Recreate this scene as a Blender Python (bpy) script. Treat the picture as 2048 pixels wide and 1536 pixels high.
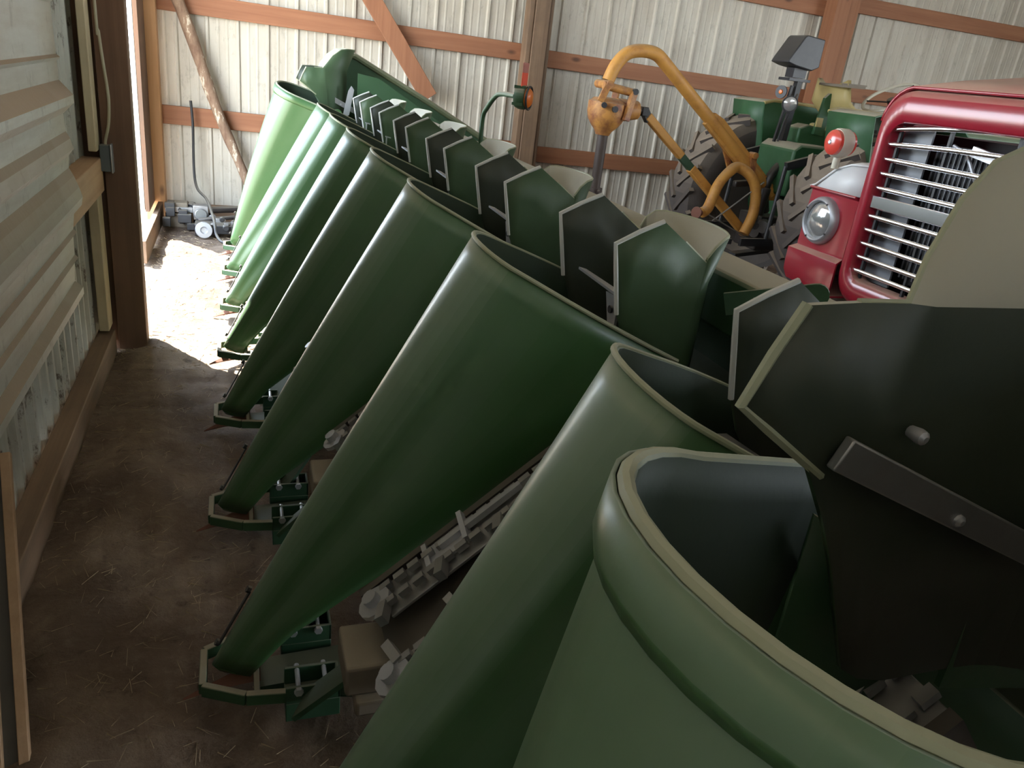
import bpy, math, random
from mathutils import Vector, Matrix, noise
random.seed(7)
PI = math.pi
C = bpy.context.scene.collection
S = bpy.context.scene
for o in list(bpy.data.objects): bpy.data.objects.remove(o)

# ------------------------------------------------------------------ camera
cam = bpy.data.cameras.new('camera'); cam.sensor_width = 36; cam.lens = 1538/2048*36
cam.clip_start = 0.02
co = bpy.data.objects.new('camera', cam); C.objects.link(co)
R_ = Vector((.94340744, -.31139502, .11408572)); Dn = Vector((-.019149, -.39458358, -.9186605)); Fw = Vector((.33108265, .86448652, -.37821598))
M = Matrix(((R_.x, -Dn.x, -Fw.x, 0), (R_.y, -Dn.y, -Fw.y, 0), (R_.z, -Dn.z, -Fw.z, 1.56), (0, 0, 0, 1)))
co.matrix_world = M
S.camera = co

# ------------------------------------------------------------------ light
SKY, SUN, EXPO = 11.0, 36.0, 0.55
w = bpy.data.worlds.new('world'); S.world = w; w.use_nodes = True
wn = w.node_tree.nodes; wl = w.node_tree.links
bg = wn['Background']
tc = wn.new('ShaderNodeTexCoord'); sp = wn.new('ShaderNodeSeparateXYZ'); cr = wn.new('ShaderNodeValToRGB')
wl.new(tc.outputs['Generated'], sp.inputs[0]); wl.new(sp.outputs['Z'], cr.inputs[0]); wl.new(cr.outputs[0], bg.inputs[0])
cr.color_ramp.elements[0].color = (.86, .94, 1, 1); cr.color_ramp.elements[1].color = (.50, .70, 1, 1)
bg.inputs[1].default_value = SKY
def lamp(name, kind, loc, direction, energy, color=(1, 1, 1), **kw):
    l = bpy.data.lights.new(name, kind); l.energy = energy; l.color = color
    for k, v in kw.items(): setattr(l, k, v)
    o = bpy.data.objects.new(name, l); C.objects.link(o); o.location = loc
    o.rotation_euler = Vector(direction).to_track_quat('-Z', 'Y').to_euler()
    return o
# sun slanting in through the slit beside the left post
lamp('sun', 'SUN', (-5, 9, 9), (.52, -.54, -.95), SUN, (1, .93, .82), angle=.009)
# daylight portals: the door gap, plus unseen eave and right openings added for light
def portal(name, loc, d, sx, sy):
    o = lamp(name, 'AREA', loc, d, 1, shape='RECTANGLE', size=sx, size_y=sy)
    o.data.cycles.is_portal = True
portal('portal_gap', (-.86, 5.55, 1.55), (1, 0, 0), 3.1, 2.45)
portal('portal_added_eave', (-.78, .2, 2.86), (1, 0, 0), .50, 7.6)
portal('portal_added_right', (10.15, -.5, 1.6), (-1, 0, 0), 3.2, 5.0)

S.view_settings.view_transform = 'Standard'; S.view_settings.look = 'None'
S.view_settings.exposure = EXPO; S.view_settings.gamma = 1; S.view_settings.use_curve_mapping = False

# ------------------------------------------------------------------ materials
MATS = {}
class NT:
    def __init__(s, name):
        s.m = bpy.data.materials.new(name); s.m.use_nodes = True
        s.n = s.m.node_tree.nodes; s.l = s.m.node_tree.links; s.b = s.n['Principled BSDF']
        MATS[name] = s.m
    def set(s, k, v): s.b.inputs[k].default_value = v
    def tex(s, scale=1.0, vec=(1, 1, 1), detail=4, rough=.6, kind='Noise', rot=(0, 0, 0), dist=0):
        t = s.n.new('ShaderNodeTexCoord'); mp = s.n.new('ShaderNodeMapping'); s.l.new(t.outputs['Object'], mp.inputs[0])
        mp.inputs['Scale'].default_value = vec; mp.inputs['Rotation'].default_value = rot
        x = s.n.new('ShaderNodeTex'+kind); s.l.new(mp.outputs[0], x.inputs['Vector']); x.inputs['Scale'].default_value = scale
        if kind == 'Noise':
            x.inputs['Detail'].default_value = detail; x.inputs['Roughness'].default_value = rough; x.inputs['Distortion'].default_value = dist
        return x.outputs[0]
    def ramp(s, src, stops):
        r = s.n.new('ShaderNodeValToRGB'); s.l.new(src, r.inputs[0]); e = r.color_ramp.elements
        e[0].position, e[0].color = stops[0][0], (*stops[0][1], 1); e[1].position, e[1].color = stops[-1][0], (*stops[-1][1], 1)
        for p, c in stops[1:-1]:
            k = e.new(p); k.color = (*c, 1)
        return r.outputs[0]
    def mix(s, fac, a, b):
        m = s.n.new('ShaderNodeMix'); m.data_type = 'RGBA'
        for i, v in ((0, fac), (6, a), (7, b)):
            if isinstance(v, (int, float)): m.inputs[i].default_value = v
            elif isinstance(v, tuple): m.inputs[i].default_value = (*v, 1)
            else: s.l.new(v, m.inputs[i])
        return m.outputs[2]
    def math(s, op, a, b=0.0, clamp=True):
        m = s.n.new('ShaderNodeMath'); m.operation = op; m.use_clamp = clamp
        for i, v in ((0, a), (1, b)):
            if isinstance(v, (int, float)): m.inputs[i].default_value = v
            else: s.l.new(v, m.inputs[i])
        return m.outputs[0]
    def upness(s, lo=.3, hi=.9):          # how far the surface faces up: where dust has settled
        g = s.n.new('ShaderNodeNewGeometry'); q = s.n.new('ShaderNodeSeparateXYZ'); s.l.new(g.outputs['True Normal'], q.inputs[0])
        r = s.n.new('ShaderNodeMapRange'); s.l.new(q.outputs['Z'], r.inputs[0]); r.inputs[1].default_value = lo; r.inputs[2].default_value = hi
        return r.outputs[0]
    def col(s, c):
        if isinstance(c, tuple): s.b.inputs['Base Color'].default_value = (*c, 1)
        else: s.l.new(c, s.b.inputs['Base Color'])
    def bump(s, src, strength=.3, dist=.01):
        b = s.n.new('ShaderNodeBump'); b.inputs['Strength'].default_value = strength; b.inputs['Distance'].default_value = dist
        s.l.new(src, b.inputs['Height']); s.l.new(b.outputs[0], s.b.inputs['Normal'])

DUST = (.33, .29, .22)
def paint(name, c, rough=.35, dust=.8, lo=.35, hi=.95, metal=0, scuff=.25, coat=0, peel=.12, dustc=DUST):
    t = NT(name); t.set('Roughness', rough); t.set('Metallic', metal); t.set('Coat Weight', coat); t.set('Coat Roughness', .15 if coat < .5 else .28)
    n = t.tex(7, detail=6)
    v = t.mix(t.math('MULTIPLY', t.ramp(n, [(.45, (0,)*3), (.75, (1,)*3)]), scuff), c, tuple(min(1, x*1.25+.05) for x in c))
    d = t.math('MULTIPLY', t.upness(lo, hi), t.math('MULTIPLY', t.math('ADD', t.tex(4, detail=5), .45), dust))
    t.col(t.mix(d, v, dustc))
    t.l.new(t.math('ADD', t.math('MULTIPLY', d, .5), rough), t.b.inputs['Roughness'])
    if peel: t.bump(t.tex(90, detail=2), peel, .002)
    return t
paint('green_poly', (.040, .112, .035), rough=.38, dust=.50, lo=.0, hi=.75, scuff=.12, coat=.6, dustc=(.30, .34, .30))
paint('green_steel', (.026, .075, .030), rough=.5, dust=.9, lo=.2, hi=.8, scuff=.10)
for nm, cc in (('green_hood', (.040, .078, .034)), ('green_hood_inner_shade', (.030, .040, .026))): paint(nm, cc, rough=.5, dust=1.1, lo=.06, hi=.22, scuff=.15, dustc=(.38, .37, .31))  # inner copy is darker: shade inside the hoods put into the colour
paint('green_inner_shade', (.016, .034, .016), rough=.7, dust=.3, scuff=.1)  # darkened snout green, the shadow inside the shells painted in
paint('pale_lip', (.50, .51, .49), rough=.5, dust=.15, scuff=.1)
paint('dusty_green', (.13, .16, .085), rough=.6, dust=.7, lo=.1, hi=.9)
paint('green_dark', (.018, .06, .027), rough=.5, dust=.35, lo=.3, hi=.9)
paint('dusty_lip', (.29, .31, .21), rough=.5, dust=.2)
paint('bare_steel', (.45, .46, .49), rough=.38, dust=.3, metal=.6)
paint('worn_steel', (.30, .30, .30), rough=.4, dust=.35, metal=.7, scuff=.5)
paint('black_steel', (.02, .02, .022), rough=.5, dust=.45)
paint('grease', (.025, .02, .018), rough=.35, dust=.3)
paint('rust_red', (.16, .055, .03), rough=.7, dust=.2)
paint('cast_tan', (.16, .13, .095), rough=.7, dust=.6)
paint('truck_red', (.30, .010, .025), rough=.28, dust=.75, lo=.35, hi=.95, scuff=.06, coat=.4, peel=0, dustc=(.42, .30, .22))
paint('truck_white', (.62, .62, .62), rough=.4, dust=.6, lo=.75, hi=1, peel=0)
paint('chrome', (.85, .86, .88), rough=.16, dust=.15, metal=1, peel=0, scuff=0)
paint('grey_plate', (.17, .18, .20), rough=.45, dust=.4, peel=0)
paint('dark_core', (.012, .012, .014), rough=.6, dust=.3, peel=0)
paint('tractor_green', (.022, .085, .03), rough=.5, dust=1.0, lo=.2, hi=.8)
paint('tractor_yellow', (.40, .31, .12), rough=.5, dust=.7)
paint('dusty_rubber', (.055, .045, .04), rough=.85, dust=.9, lo=-.1, hi=.8, dustc=(.30, .24, .18))
paint('black_plastic', (.022, .022, .026), rough=.45, dust=.18)
paint('ivory_plastic', (.55, .52, .42), rough=.4, dust=.3)
paint('orange_lens', (.75, .18, .02), rough=.25, dust=.2, peel=0)
paint('red_lens', (.62, .06, .04), rough=.2, dust=.25, coat=.5, peel=0)
paint('reflector_red', (.85, .10, .05), rough=.5, dust=.1, peel=0)
paint('reflector_dull', (.45, .17, .14), rough=.5, dust=.1, peel=0)
paint('box_grey', (.10, .12, .12), rough=.55, dust=.4)
paint('cable_cream', (.42, .38, .26), rough=.6, dust=.3)
paint('dark_rust', (.045, .028, .02), rough=.6, dust=.15, peel=.3)
def rusty(name, a, b_, lo, hi):
    t = NT(name); t.set('Roughness', .55); n = t.tex(9, detail=7, rough=.7)
    c = t.ramp(n, [(lo, a), (hi, b_)]); t.col(t.mix(t.math('MULTIPLY', t.upness(.5, 1), .5), c, DUST)); t.bump(n, .3, .004)
rusty('yellow_paint', (.52, .25, .05), (.30, .11, .03), .50, .78)
rusty('rusty_yellow', (.48, .22, .05), (.20, .065, .03), .40, .62)
t = NT('lamp_glass'); t.col((.55, .56, .56)); t.set('Roughness', .12); t.set('Metallic', .7); t.bump(t.tex(60, vec=(1, 1, .2), detail=0), .3, .003)

def sheet(name, base, dirt, spots=.0, amount=.5, streak=(8, 8, .6)):
    t = NT(name); t.set('Roughness', .55)
    n = t.tex(1.3, vec=streak, detail=8, rough=.7)
    c = t.mix(t.math('MULTIPLY', t.ramp(n, [(.42, (0,)*3), (.72, (1,)*3)]), amount), base, dirt)
    c = t.mix(t.math('MULTIPLY', t.ramp(t.tex(2.2, detail=6), [(.5, (0,)*3), (.8, (1,)*3)]), amount*.7), c, dirt)
    if spots:
        s_ = t.ramp(t.tex(16, vec=(1, 1, .5), detail=6, rough=.75), [(.56, (0,)*3), (.64, (1,)*3)])
        c = t.mix(t.math('MULTIPLY', s_, spots), c, (.08, .05, .03))
    d = t.math('MULTIPLY', t.upness(.05, .38), .95)
    c = t.mix(d, c, (.27, .19, .12))
    t.col(c); t.bump(t.tex(3, vec=(3, 3, 1)), .15, .02)
sheet('sheet_white', (.53, .495, .42), (.30, .245, .18), .2, .55, streak=(3.5, 3.5, .5))
sheet('sheet_worn', (.50, .50, .43), (.24, .19, .13), .9, .6)
sheet('siding_cream', (.55, .54, .48), (.30, .23, .16), .25, .55, streak=(6, .8, 6))
sheet('roof_tin', (.40, .38, .34), (.22, .18, .14), .1, .6)

def wood(name, a, b, axis='x', rough=.7, knots=True, dirt=0):
    t = NT(name); t.set('Roughness', rough)
    k = {'x': (.35, 9, 9), 'y': (9, .35, 9), 'z': (9, 9, .35)}[axis]
    n = t.tex(2.2, vec=k, detail=8, rough=.65, dist=.4)
    c = t.ramp(n, [(.3, a), (.7, b)])
    if knots:
        k2 = {'x': (1, 2.2, 2.2), 'y': (2.2, 1, 2.2), 'z': (2.2, 2.2, 1)}[axis]
        v = t.tex(2.1, vec=k2, kind='Voronoi')
        c = t.mix(t.ramp(v, [(.05, (.8,)*3), (.13, (0,)*3)]), c, (.06, .025, .015))
    if dirt: c = t.mix(t.math('MULTIPLY', t.ramp(t.tex(1.6, detail=5), [(.4, (0,)*3), (.65, (1,)*3)]), dirt), c, (.07, .05, .035))
    t.col(c); t.bump(n, .25, .006)
for ax in 'xyz':
    wood('wood_red_'+ax, (.24, .095, .045), (.34, .15, .075), ax)
    wood('wood_dull_'+ax, (.16, .095, .055), (.27, .17, .10), ax, dirt=.5)
wood('wood_orange_z', (.40, .21, .09), (.52, .30, .15), 'z')
wood('wood_dark_z', (.13, .065, .035), (.20, .105, .06), 'z', dirt=.5)
wood('wood_pale', (.50, .40, .24), (.62, .52, .34), 'z', dirt=.3, knots=False)
wood('wood_bracket', (.40, .24, .13), (.52, .34, .20), 'y', dirt=.2)
t = NT('bark_pole'); t.set('Roughness', .85)
n = t.tex(5, vec=(3, 3, .8), detail=7, rough=.7)
t.col(t.ramp(n, [(.38, (.17, .10, .065)), (.56, (.27, .18, .12)), (.60, (.62, .54, .42)), (.70, (.55, .45, .33))])); t.bump(n, .5, .01)
t = NT('dirt'); t.set('Roughness', .9); t.set('Specular IOR Level', .3)
n1 = t.tex(1.7, detail=10, rough=.65); n2 = t.tex(14, detail=8, rough=.7); n3 = t.tex(55, detail=4, rough=.7)
c = t.ramp(n1, [(.32, (.075, .048, .032)), (.5, (.15, .105, .073)), (.68, (.27, .205, .15))])
c = t.mix(t.ramp(n2, [(.52, (0,)*3), (.75, (.55,)*3)]), c, (.26, .20, .145))
c = t.mix(t.ramp(n2, [(.30, (.6,)*3), (.42, (0,)*3)]), c, (.04, .027, .02))
t.col(c); t.bump(t.math('ADD', t.math('MULTIPLY', n3, .35), n2), .7, .02)
t = NT('exterior_ground'); t.set('Roughness', .9); t.col(t.ramp(t.tex(3), [(.3, (.30, .25, .18)), (.7, (.40, .36, .28))]))
t = NT('straw'); t.set('Roughness', .8); t.col(t.ramp(t.tex(9), [(.3, (.20, .14, .08)), (.7, (.48, .38, .24))]))

# ------------------------------------------------------------------ mesh helpers
ORG = {}
def V(*a): return Vector(a)
class MB:
    def __init__(s): s.v = []; s.f = []
    def add(s, vs, fs):
        k = len(s.v); s.v += [Vector(p) for p in vs]; s.f += [tuple(i+k for i in f) for f in fs]; return s
    def box(s, a, b):
        x0, y0, z0 = a; x1, y1, z1 = b
        return s.add([(x0,y0,z0),(x1,y0,z0),(x1,y1,z0),(x0,y1,z0),(x0,y0,z1),(x1,y0,z1),(x1,y1,z1),(x0,y1,z1)],
                     [(0,3,2,1),(4,5,6,7),(0,1,5,4),(1,2,6,5),(2,3,7,6),(3,0,4,7)])
    def bar(s, p, q, w_, h_, up=(0, 0, 1)):     # a square bar between two points
        p = Vector(p); q = Vector(q); d = (q-p).normalized(); u = Vector(up); r = d.cross(u)
        if r.length < 1e-4: r = d.cross(V(1, 0, 0))
        r.normalize(); u = r.cross(d)
        vs = [e + r*sx*w_/2 + u*sy*h_/2 for e in (p, q) for sx, sy in ((-1,-1),(1,-1),(1,1),(-1,1))]
        return s.add(vs, [(0,1,2,3),(7,6,5,4),(0,4,5,1),(1,5,6,2),(2,6,7,3),(3,7,4,0)])
    def tube(s, pts, r, n=12, cap=True):
        pts = [Vector(p) for p in pts]; rs = r if isinstance(r, (list, tuple)) else [r]*len(pts)
        rings = []; prev = None
        for i, p in enumerate(pts):
            d = (pts[min(i+1, len(pts)-1)]-pts[max(i-1, 0)]).normalized()
            if prev is None:
                a = d.cross(V(0, 0, 1));
                if a.length < .05: a = d.cross(V(1, 0, 0))
            else: a = prev - d*prev.dot(d)
            a.normalize(); prev = a; b = d.cross(a)
            rings.append([p + (a*math.cos(2*PI*k/n)+b*math.sin(2*PI*k/n))*rs[i] for k in range(n)])
        return s.loft(rings, True, cap)
    def loft(s, rings, closed=True, cap=False):
        n = len(rings[0]); k = len(s.v)
        for r in rings: s.v += [Vector(p) for p in r]
        for i in range(len(rings)-1):
            for j in range(n if closed else n-1):
                a = k+i*n+j; b = k+i*n+(j+1) % n
                s.f.append((a, b, b+n, a+n))
        if cap:
            s.f.append(tuple(k+j for j in range(n))[::-1]); m = k+(len(rings)-1)*n; s.f.append(tuple(m+j for j in range(n)))
        return s
    def disc(s, c, axis, r, h, n=24, r2=None):       # cylinder centred at c along axis
        c = Vector(c); a = Vector(axis).normalized()
        return s.tube([c-a*h/2, c+a*h/2], [r, r if r2 is None else r2], n)
    def lathe(s, c, axis, prof, n=28):               # prof: (distance along axis, radius)
        c = Vector(c); a = Vector(axis).normalized(); u = a.orthogonal().normalized(); b = a.cross(u)
        rings = [[c + a*h + (u*math.cos(2*PI*k/n)+b*math.sin(2*PI*k/n))*max(r, 1e-4) for k in range(n)] for h, r in prof]
        return s.loft(rings, True, True)
    def prism(s, poly, off):                         # flat polygon pushed along off
        n = len(poly); o = Vector(off); vs = [Vector(p) for p in poly]
        return s.add(vs+[p+o for p in vs], [tuple(range(n))[::-1], tuple(range(n, 2*n))]+[(i, (i+1) % n, (i+1) % n+n, i+n) for i in range(n)])
    def hexbolt(s, c, axis, r=.012, h=.01): return s.disc(c, axis, r, h, 6)
    def build(s, name, mat, parent=None, smooth=True, solid=0, bevel=0, offset=0, angle=38, label=None, inner=None, axis=None):
        me = bpy.data.meshes.new(name); org = ORG.get(parent.name, V(0, 0, 0)) if parent else V(0, 0, 0)
        me.from_pydata([p-org for p in s.v], [], s.f); me.update()
        import bmesh
        bm = bmesh.new(); bm.from_mesh(me); bmesh.ops.recalc_face_normals(bm, faces=bm.faces)
        if axis:                       # make the outer side the front side: axis(p) gives a point inside the shell
            sc = sum((f.normal.dot(f.calc_center_median()+org-Vector(axis(f.calc_center_median()+org))) for f in bm.faces))
            if sc < 0: bmesh.ops.reverse_faces(bm, faces=bm.faces)
        bm.to_mesh(me); bm.free()
        o = bpy.data.objects.new(name, me); C.objects.link(o); me.materials.append(MATS[mat])
        if smooth:
            for p in me.polygons: p.use_smooth = True
            me.set_sharp_from_angle(angle=math.radians(angle))
        if solid:
            m = o.modifiers.new('s', 'SOLIDIFY'); m.thickness = solid; m.offset = offset
            if inner: me.materials.append(MATS[inner]); m.material_offset = 1
        if bevel:
            m = o.modifiers.new('b', 'BEVEL'); m.width = bevel; m.segments = 2; m.limit_method = 'ANGLE'; m.angle_limit = math.radians(40)
        if parent: o.parent = parent; ORG[o.name] = org
        if label: o['label'] = label
        return o
def thing(name, label, cat, loc=(0, 0, 0), group=None):
    o = bpy.data.objects.new(name, None); C.objects.link(o); o.location = loc; o.empty_display_size = .1
    ORG[o.name] = Vector(loc); o['label'] = label; o['category'] = cat
    if group: o['group'] = group
    return o
def tag(o, label, cat, group=None):
    o['label'] = label; o['category'] = cat
    if group: o['group'] = group
    return o
def struct(o, label=None):
    o['kind'] = 'structure'
    if label: o['label'] = label
    return o
def lerp(a, b, t): return a+(b-a)*t
def pl(pts, t):        # piecewise linear: pts = [(t, value or tuple)...]
    for (t0, a), (t1, b) in zip(pts, pts[1:]):
        if t <= t1:
            k = (t-t0)/(t1-t0)
            return tuple(lerp(x, y, k) for x, y in zip(a, b)) if isinstance(a, tuple) else lerp(a, b, k)
    return pts[-1][1]
def smooth_path(pts, n=8):
    pts = [Vector(p) for p in pts]; out = []
    for i in range(len(pts)-1):
        p0 = pts[max(i-1, 0)]; p1 = pts[i]; p2 = pts[i+1]; p3 = pts[min(i+2, len(pts)-1)]
        for k in range(n):
            t = k/n
            out.append(.5*((2*p1)+(p2-p0)*t+(2*p0-5*p1+4*p2-p3)*t*t+(3*p1-p0-3*p2+p3)*t**3))
    return out+[pts[-1]]

# ------------------------------------------------------------------ shell of the shed
def hgt(x, y):
    h = noise.fractal(V(x*1.6, y*1.6, 3), 1, 2, 5)*.028 + noise.fractal(V(x*7, y*7, 9), 1, 2, 5)*.014
    ridge = math.exp(-((x+.40-.03*math.sin(y*2))/.16)**2)*.035*(1 if y < 4.3 else .3)
    h += ridge
    return max(-.03, min(.05, h)) - .012
m = MB()
xs = [-.95+.03*i for i in range(88)]+[1.7+.25*i for i in range(1, 38)]
ys = [-4.2+.3*i for i in range(17)]+[.8+.035*i for i in range(1, 196)]
m.v = [V(x, y, hgt(x, y)) for y in ys for x in xs]; nx = len(xs)
m.f = [(j*nx+i, j*nx+i+1, (j+1)*nx+i+1, (j+1)*nx+i) for j in range(len(ys)-1) for i in range(nx-1)]
struct(m.build('floor', 'dirt', angle=180), 'packed brown dirt floor with straw and ruts')
# ground outside, seen only through the gaps
m = MB(); m.box((-30, -30, -.25), (-.9, 30, -.06)); m.box((-.9, -30, -.25), (30, -4.1, -.06))
struct(m.build('ground', 'exterior_ground'), 'dry bright ground outside the shed')

def ribbed(x0, x1, z0, z1, pos, axis, pitch=.24, step=.02, flip=1, mat='sheet_white', name='wall_back'):
    """metal wall sheet: main rib each pitch and two small ribs in between; pos is the plane, flip the side ribs rise to"""
    prof = []; k0 = math.floor(x0/pitch)-1
    for k in range(k0, int((x1-x0)/pitch)+k0+4):
        b = k*pitch
        prof += [(b, 0), (b+.012, .019), (b+.030, .019), (b+.042, 0), (b+.095, 0), (b+.102, .003), (b+.112, .003), (b+.119, 0), (b+.165, 0), (b+.172, .003), (b+.182, .003), (b+.189, 0)]
    prof = [(max(x0, min(x1, a)), d) for a, d in prof if x0-.05 < a < x1+.05]
    mm = MB()
    def P(a, d, z): return (a, pos+flip*d, z) if axis == 'x' else (pos+flip*d, a, z)
    mm.loft([[P(a, d, z) for a, d in prof] for z in (z0, z1)], False)
    return mm
struct(ribbed(-.72, 10.2, 0, 4.2, 7.46, 'x', flip=-1).build('wall_back', 'sheet_white', smooth=False, solid=.003, offset=1), 'off-white ribbed metal wall at the back')
mw = ribbed(-4, 4.30, .03, 2.56, -.70, 'y', pitch=.115, flip=1)
struct(mw.build('wall_left', 'sheet_worn', smooth=False, solid=.003), 'weathered off-white ribbed metal side wall')
mb = MB(); mb.box((-.80, -4, 2.52), (-.66, 4.3, 2.60)); mb.box((-.80, -4, 3.12), (-.66, 4.3, 3.3)); struct(mb.build('wall_left_added_eave', 'wood_dull_y'), 'timber plates above and below an unseen eave opening added to let daylight in')  # eave strip is an added opening, out of view, for light on the snouts
# door leaf that leaves a tall gap
d = ribbed(6.84, 7.30, .16, 3.1, -.715, 'y', flip=1)
dl = struct(d.build('door_1', 'sheet_worn', smooth=False, solid=.003), 'metal sliding door leaf left ajar')
mb = MB(); mb.box((-.705, 6.80, .16), (-.675, 7.28, 3.1)); mb.build('door_frame', 'wood_dark_z', dl)
mb = MB(); mb.box((-.95, 4.2, 3.1), (-.66, 7.5, 3.4)); struct(mb.build('wall_left_header', 'wood_dull_y'), 'timber header over the door gap')
mb = MB(); mb.box((10.1, 2.0, 0), (10.2, 7.5, 4.2)); mb.box((10.1, -4, 0), (10.2, -3.0, 4.2)); mb.box((10.1, -3, 3.2), (10.2, 2, 4.2)); struct(mb.build('wall_right', 'sheet_white'), 'far right metal wall')  # the opening left in this unseen wall is added to light the interior
mb = MB(); mb.box((-.9, -4.1, 0), (10.2, -4.0, 4.2)); struct(mb.build('wall_front', 'sheet_white'), 'front wall of the shed behind the camera')
mb = MB(); mb.add([(-1.55, -4.3, 3.25), (4.6, -4.3, 4.9), (10.5, -4.3, 3.25), (-1.55, 7.7, 3.25), (4.6, 7.7, 4.9), (10.5, 7.7, 3.25)], [(0, 1, 4, 3), (1, 2, 5, 4)])  # overhang beyond the left wall is added and sized to cut the sun
struct(mb.build('ceiling', 'roof_tin', smooth=False, solid=.03), 'metal roof over the shed')
mb = MB(); mb.add([(-.72, 7.5, 3.2), (10.2, 7.5, 3.2), (4.6, 7.5, 4.9)], [(0, 1, 2)]); struct(mb.build('wall_back_gable', 'sheet_white', solid=.02), 'gable above the back wall')

# girts and posts on the back wall
tn = [0]
def trim(mm, mat, label, **k):
    tn[0] += 1
    return struct(mm.build('trim_%d' % tn[0], mat, bevel=.004, **k), label)
def girt(x0, x1, z0, z1, tilt=0):
    mm = MB(); mm.add([(x0,7.40,z0),(x1,7.40,z0+tilt),(x1,7.44,z0+tilt),(x0,7.44,z0),(x0,7.40,z1),(x1,7.40,z1+tilt),(x1,7.44,z1+tilt),(x0,7.44,z1)],
                     [(0,3,2,1),(4,5,6,7),(0,1,5,4),(1,2,6,5),(2,3,7,6),(3,0,4,7)]); return mm
for (zl, lab) in ((.79, 'lower'), (1.665, 'middle'), (2.53, 'upper')):
    for x0, x1, part, tl in ((-.60, 2.52, 'left', -.04), (2.72, 5.78, 'centre', -.05), (6.06, 10.0, 'right', 0)):
        dz = {'left': 0, 'centre': -.065, 'right': -.03}[part]
        trim(girt(x0, x1, zl+dz, zl+.15+dz, tl), 'wood_red_x', '%s horizontal timber girt on the %s bay of the back wall' % (lab, part))
mm = MB(); mm.box((-.745, 7.28, -.02), (-.59, 7.42, 3.3)); trim(mm, 'wood_orange_z', 'orange timber corner post beside the bright slit')
mm = MB(); mm.box((2.51, 7.26, -.02), (2.555, 7.40, 4)); mm.box((2.56, 7.24, -.02), (2.70, 7.40, 4)); mm.box((2.705, 7.26, -.02), (2.74, 7.40, 4)); trim(mm, 'wood_dull_z', 'built-up timber post behind the green lamp')
mm = MB(); mm.box((5.76, 7.22, -.02), (5.93, 7.40, 4)); mm.box((5.94, 7.24, -.02), (6.06, 7.40, 4)); trim(mm, 'wood_red_z', 'timber post behind the tractor')
mm = MB(); mm.box((-.585, 7.33, -.03), (10, 7.40, .13)); trim(mm, 'wood_dull_x', 'skirt board along the foot of the back wall')
# dark door post
mm = MB(); mm.box((-.595, 4.14, -.03), (-.461, 4.235, 3.3)); mm.box((-.71, 4.17, -.03), (-.597, 4.31, 3.1)); trim(mm, 'wood_dark_z', 'dark brown timber door post')
# sill along the left wall
mm = MB(); mm.box((-.675, -4, -.02), (-.60, 4.10, .115)); trim(mm, 'wood_dull_y', 'dirty timber sill board along the left wall')
mm = MB(); mm.box((-.66, 4.02, .13), (-.615, 4.14, .86)); mm.box((-.64, 4.04, .99), (-.605, 4.14, 3.2)); trim(mm, 'wood_pale', 'pale timber batten at the end of the left wall')
mm = MB(); mm.box((-.685, 2.0, .80), (-.60, 4.13, .955)); trim(mm, 'wood_bracket', 'short timber girt on the left wall')
mm = MB(); mm.bar((-.63, 5.80, .08), (-.63, 7.26, .08), .04, .16); trim(mm, 'wood_dull_y', 'grey skirt board below the door leaf')

# braces
b = MB(); b.bar((1.00, 7.33, 2.10), (1.66, 7.33, 1.22), .04, .15, (0, 0, 1)); tag(b.build('wooden_brace', 'wood_red_z', bevel=.003), 'reddish board nailed diagonally across the back wall girts above the green header', 'brace')
b = MB(); pts = [V(lerp(-.52, .20, t)+.012*math.sin(t*9), 7.31, lerp(1.98, -.0, t)) for t in [i/14 for i in range(15)]]
b.tube(pts, [.052-.014*i/14+.004*math.sin(i*2.3) for i in range(15)], 10); tag(b.build('wooden_pole', 'bark_pole'), 'peeling weathered pole leaning diagonally against the back wall at left', 'pole')

# stacked siding held on the left wall (long ribbed cream sheets, ends cut square)
prof = [(-.600, 1.75), (-.598, 1.60), (-.590, 1.595), (-.600, 1.585), (-.598, 1.42), (-.586, 1.412), (-.598, 1.40), (-.598, 1.335), (-.575, 1.31), (-.556, 1.288), (-.556, 1.262), (-.575, 1.243),
        (-.594, 1.222), (-.592, 1.16), (-.580, 1.135), (-.572, 1.10), (-.590, 1.075), (-.594, 1.03), (-.580, 1.00), (-.566, .960), (-.557, .925), (-.563, .895), (-.592, .860),
        (-.600, .80), (-.588, .790), (-.602, .778), (-.604, .70), (-.592, .690), (-.607, .678), (-.612, .595), (-.585, .572), (-.585, .545), (-.612, .522)]
m = MB(); m.loft([[(x, y, z) for x, z in prof] for y in (-.2, .9, 2.0, 3.0, 3.30)], False)
s0 = m.build('siding_sheet', 'siding_cream', solid=.004, angle=30); tag(s0, 'cream metal siding sheets stacked flat along the left wall, dusty brown ledges', 'metal siding')
m = MB(); m.loft([[(x-.035, y, z+.01) for x, z in prof if z < 1.7] for y in (-.2, 3.36)], False)
tag(m.build('siding_sheet', 'sheet_worn', solid=.003, angle=30), 'greyer siding sheet showing behind the end of the cream ones', 'metal siding')
# leaning boards at the lower left
PN = thing('leaning_panel', 'narrow framed board leaning at the lower left edge below the siding', 'board', (-.5, 1.5, 0))
P0, P1 = V(-.545, 1.93, .56), V(-.470, 1.475, .004)
m = MB(); m.bar(P0, P1, .020, .022, (1, 0, 0)); m.build('frame_strip', 'wood_bracket', PN, bevel=.002)
m = MB(); m.bar(P0+V(-.05, -.01, 0), P1+V(-.05, -.01, 0), .020, .022, (1, 0, 0)); m.build('frame_strip', 'wood_bracket', PN, bevel=.002)
m = MB(); m.prism([P0+V(-.01, .002, 0), P1+V(-.01, .002, 0), P1+V(-.14, -.01, 0), P0+V(-.10, -.01, 0)], (0, .012, 0)); m.build('panel_board', 'black_steel', PN)
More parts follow.
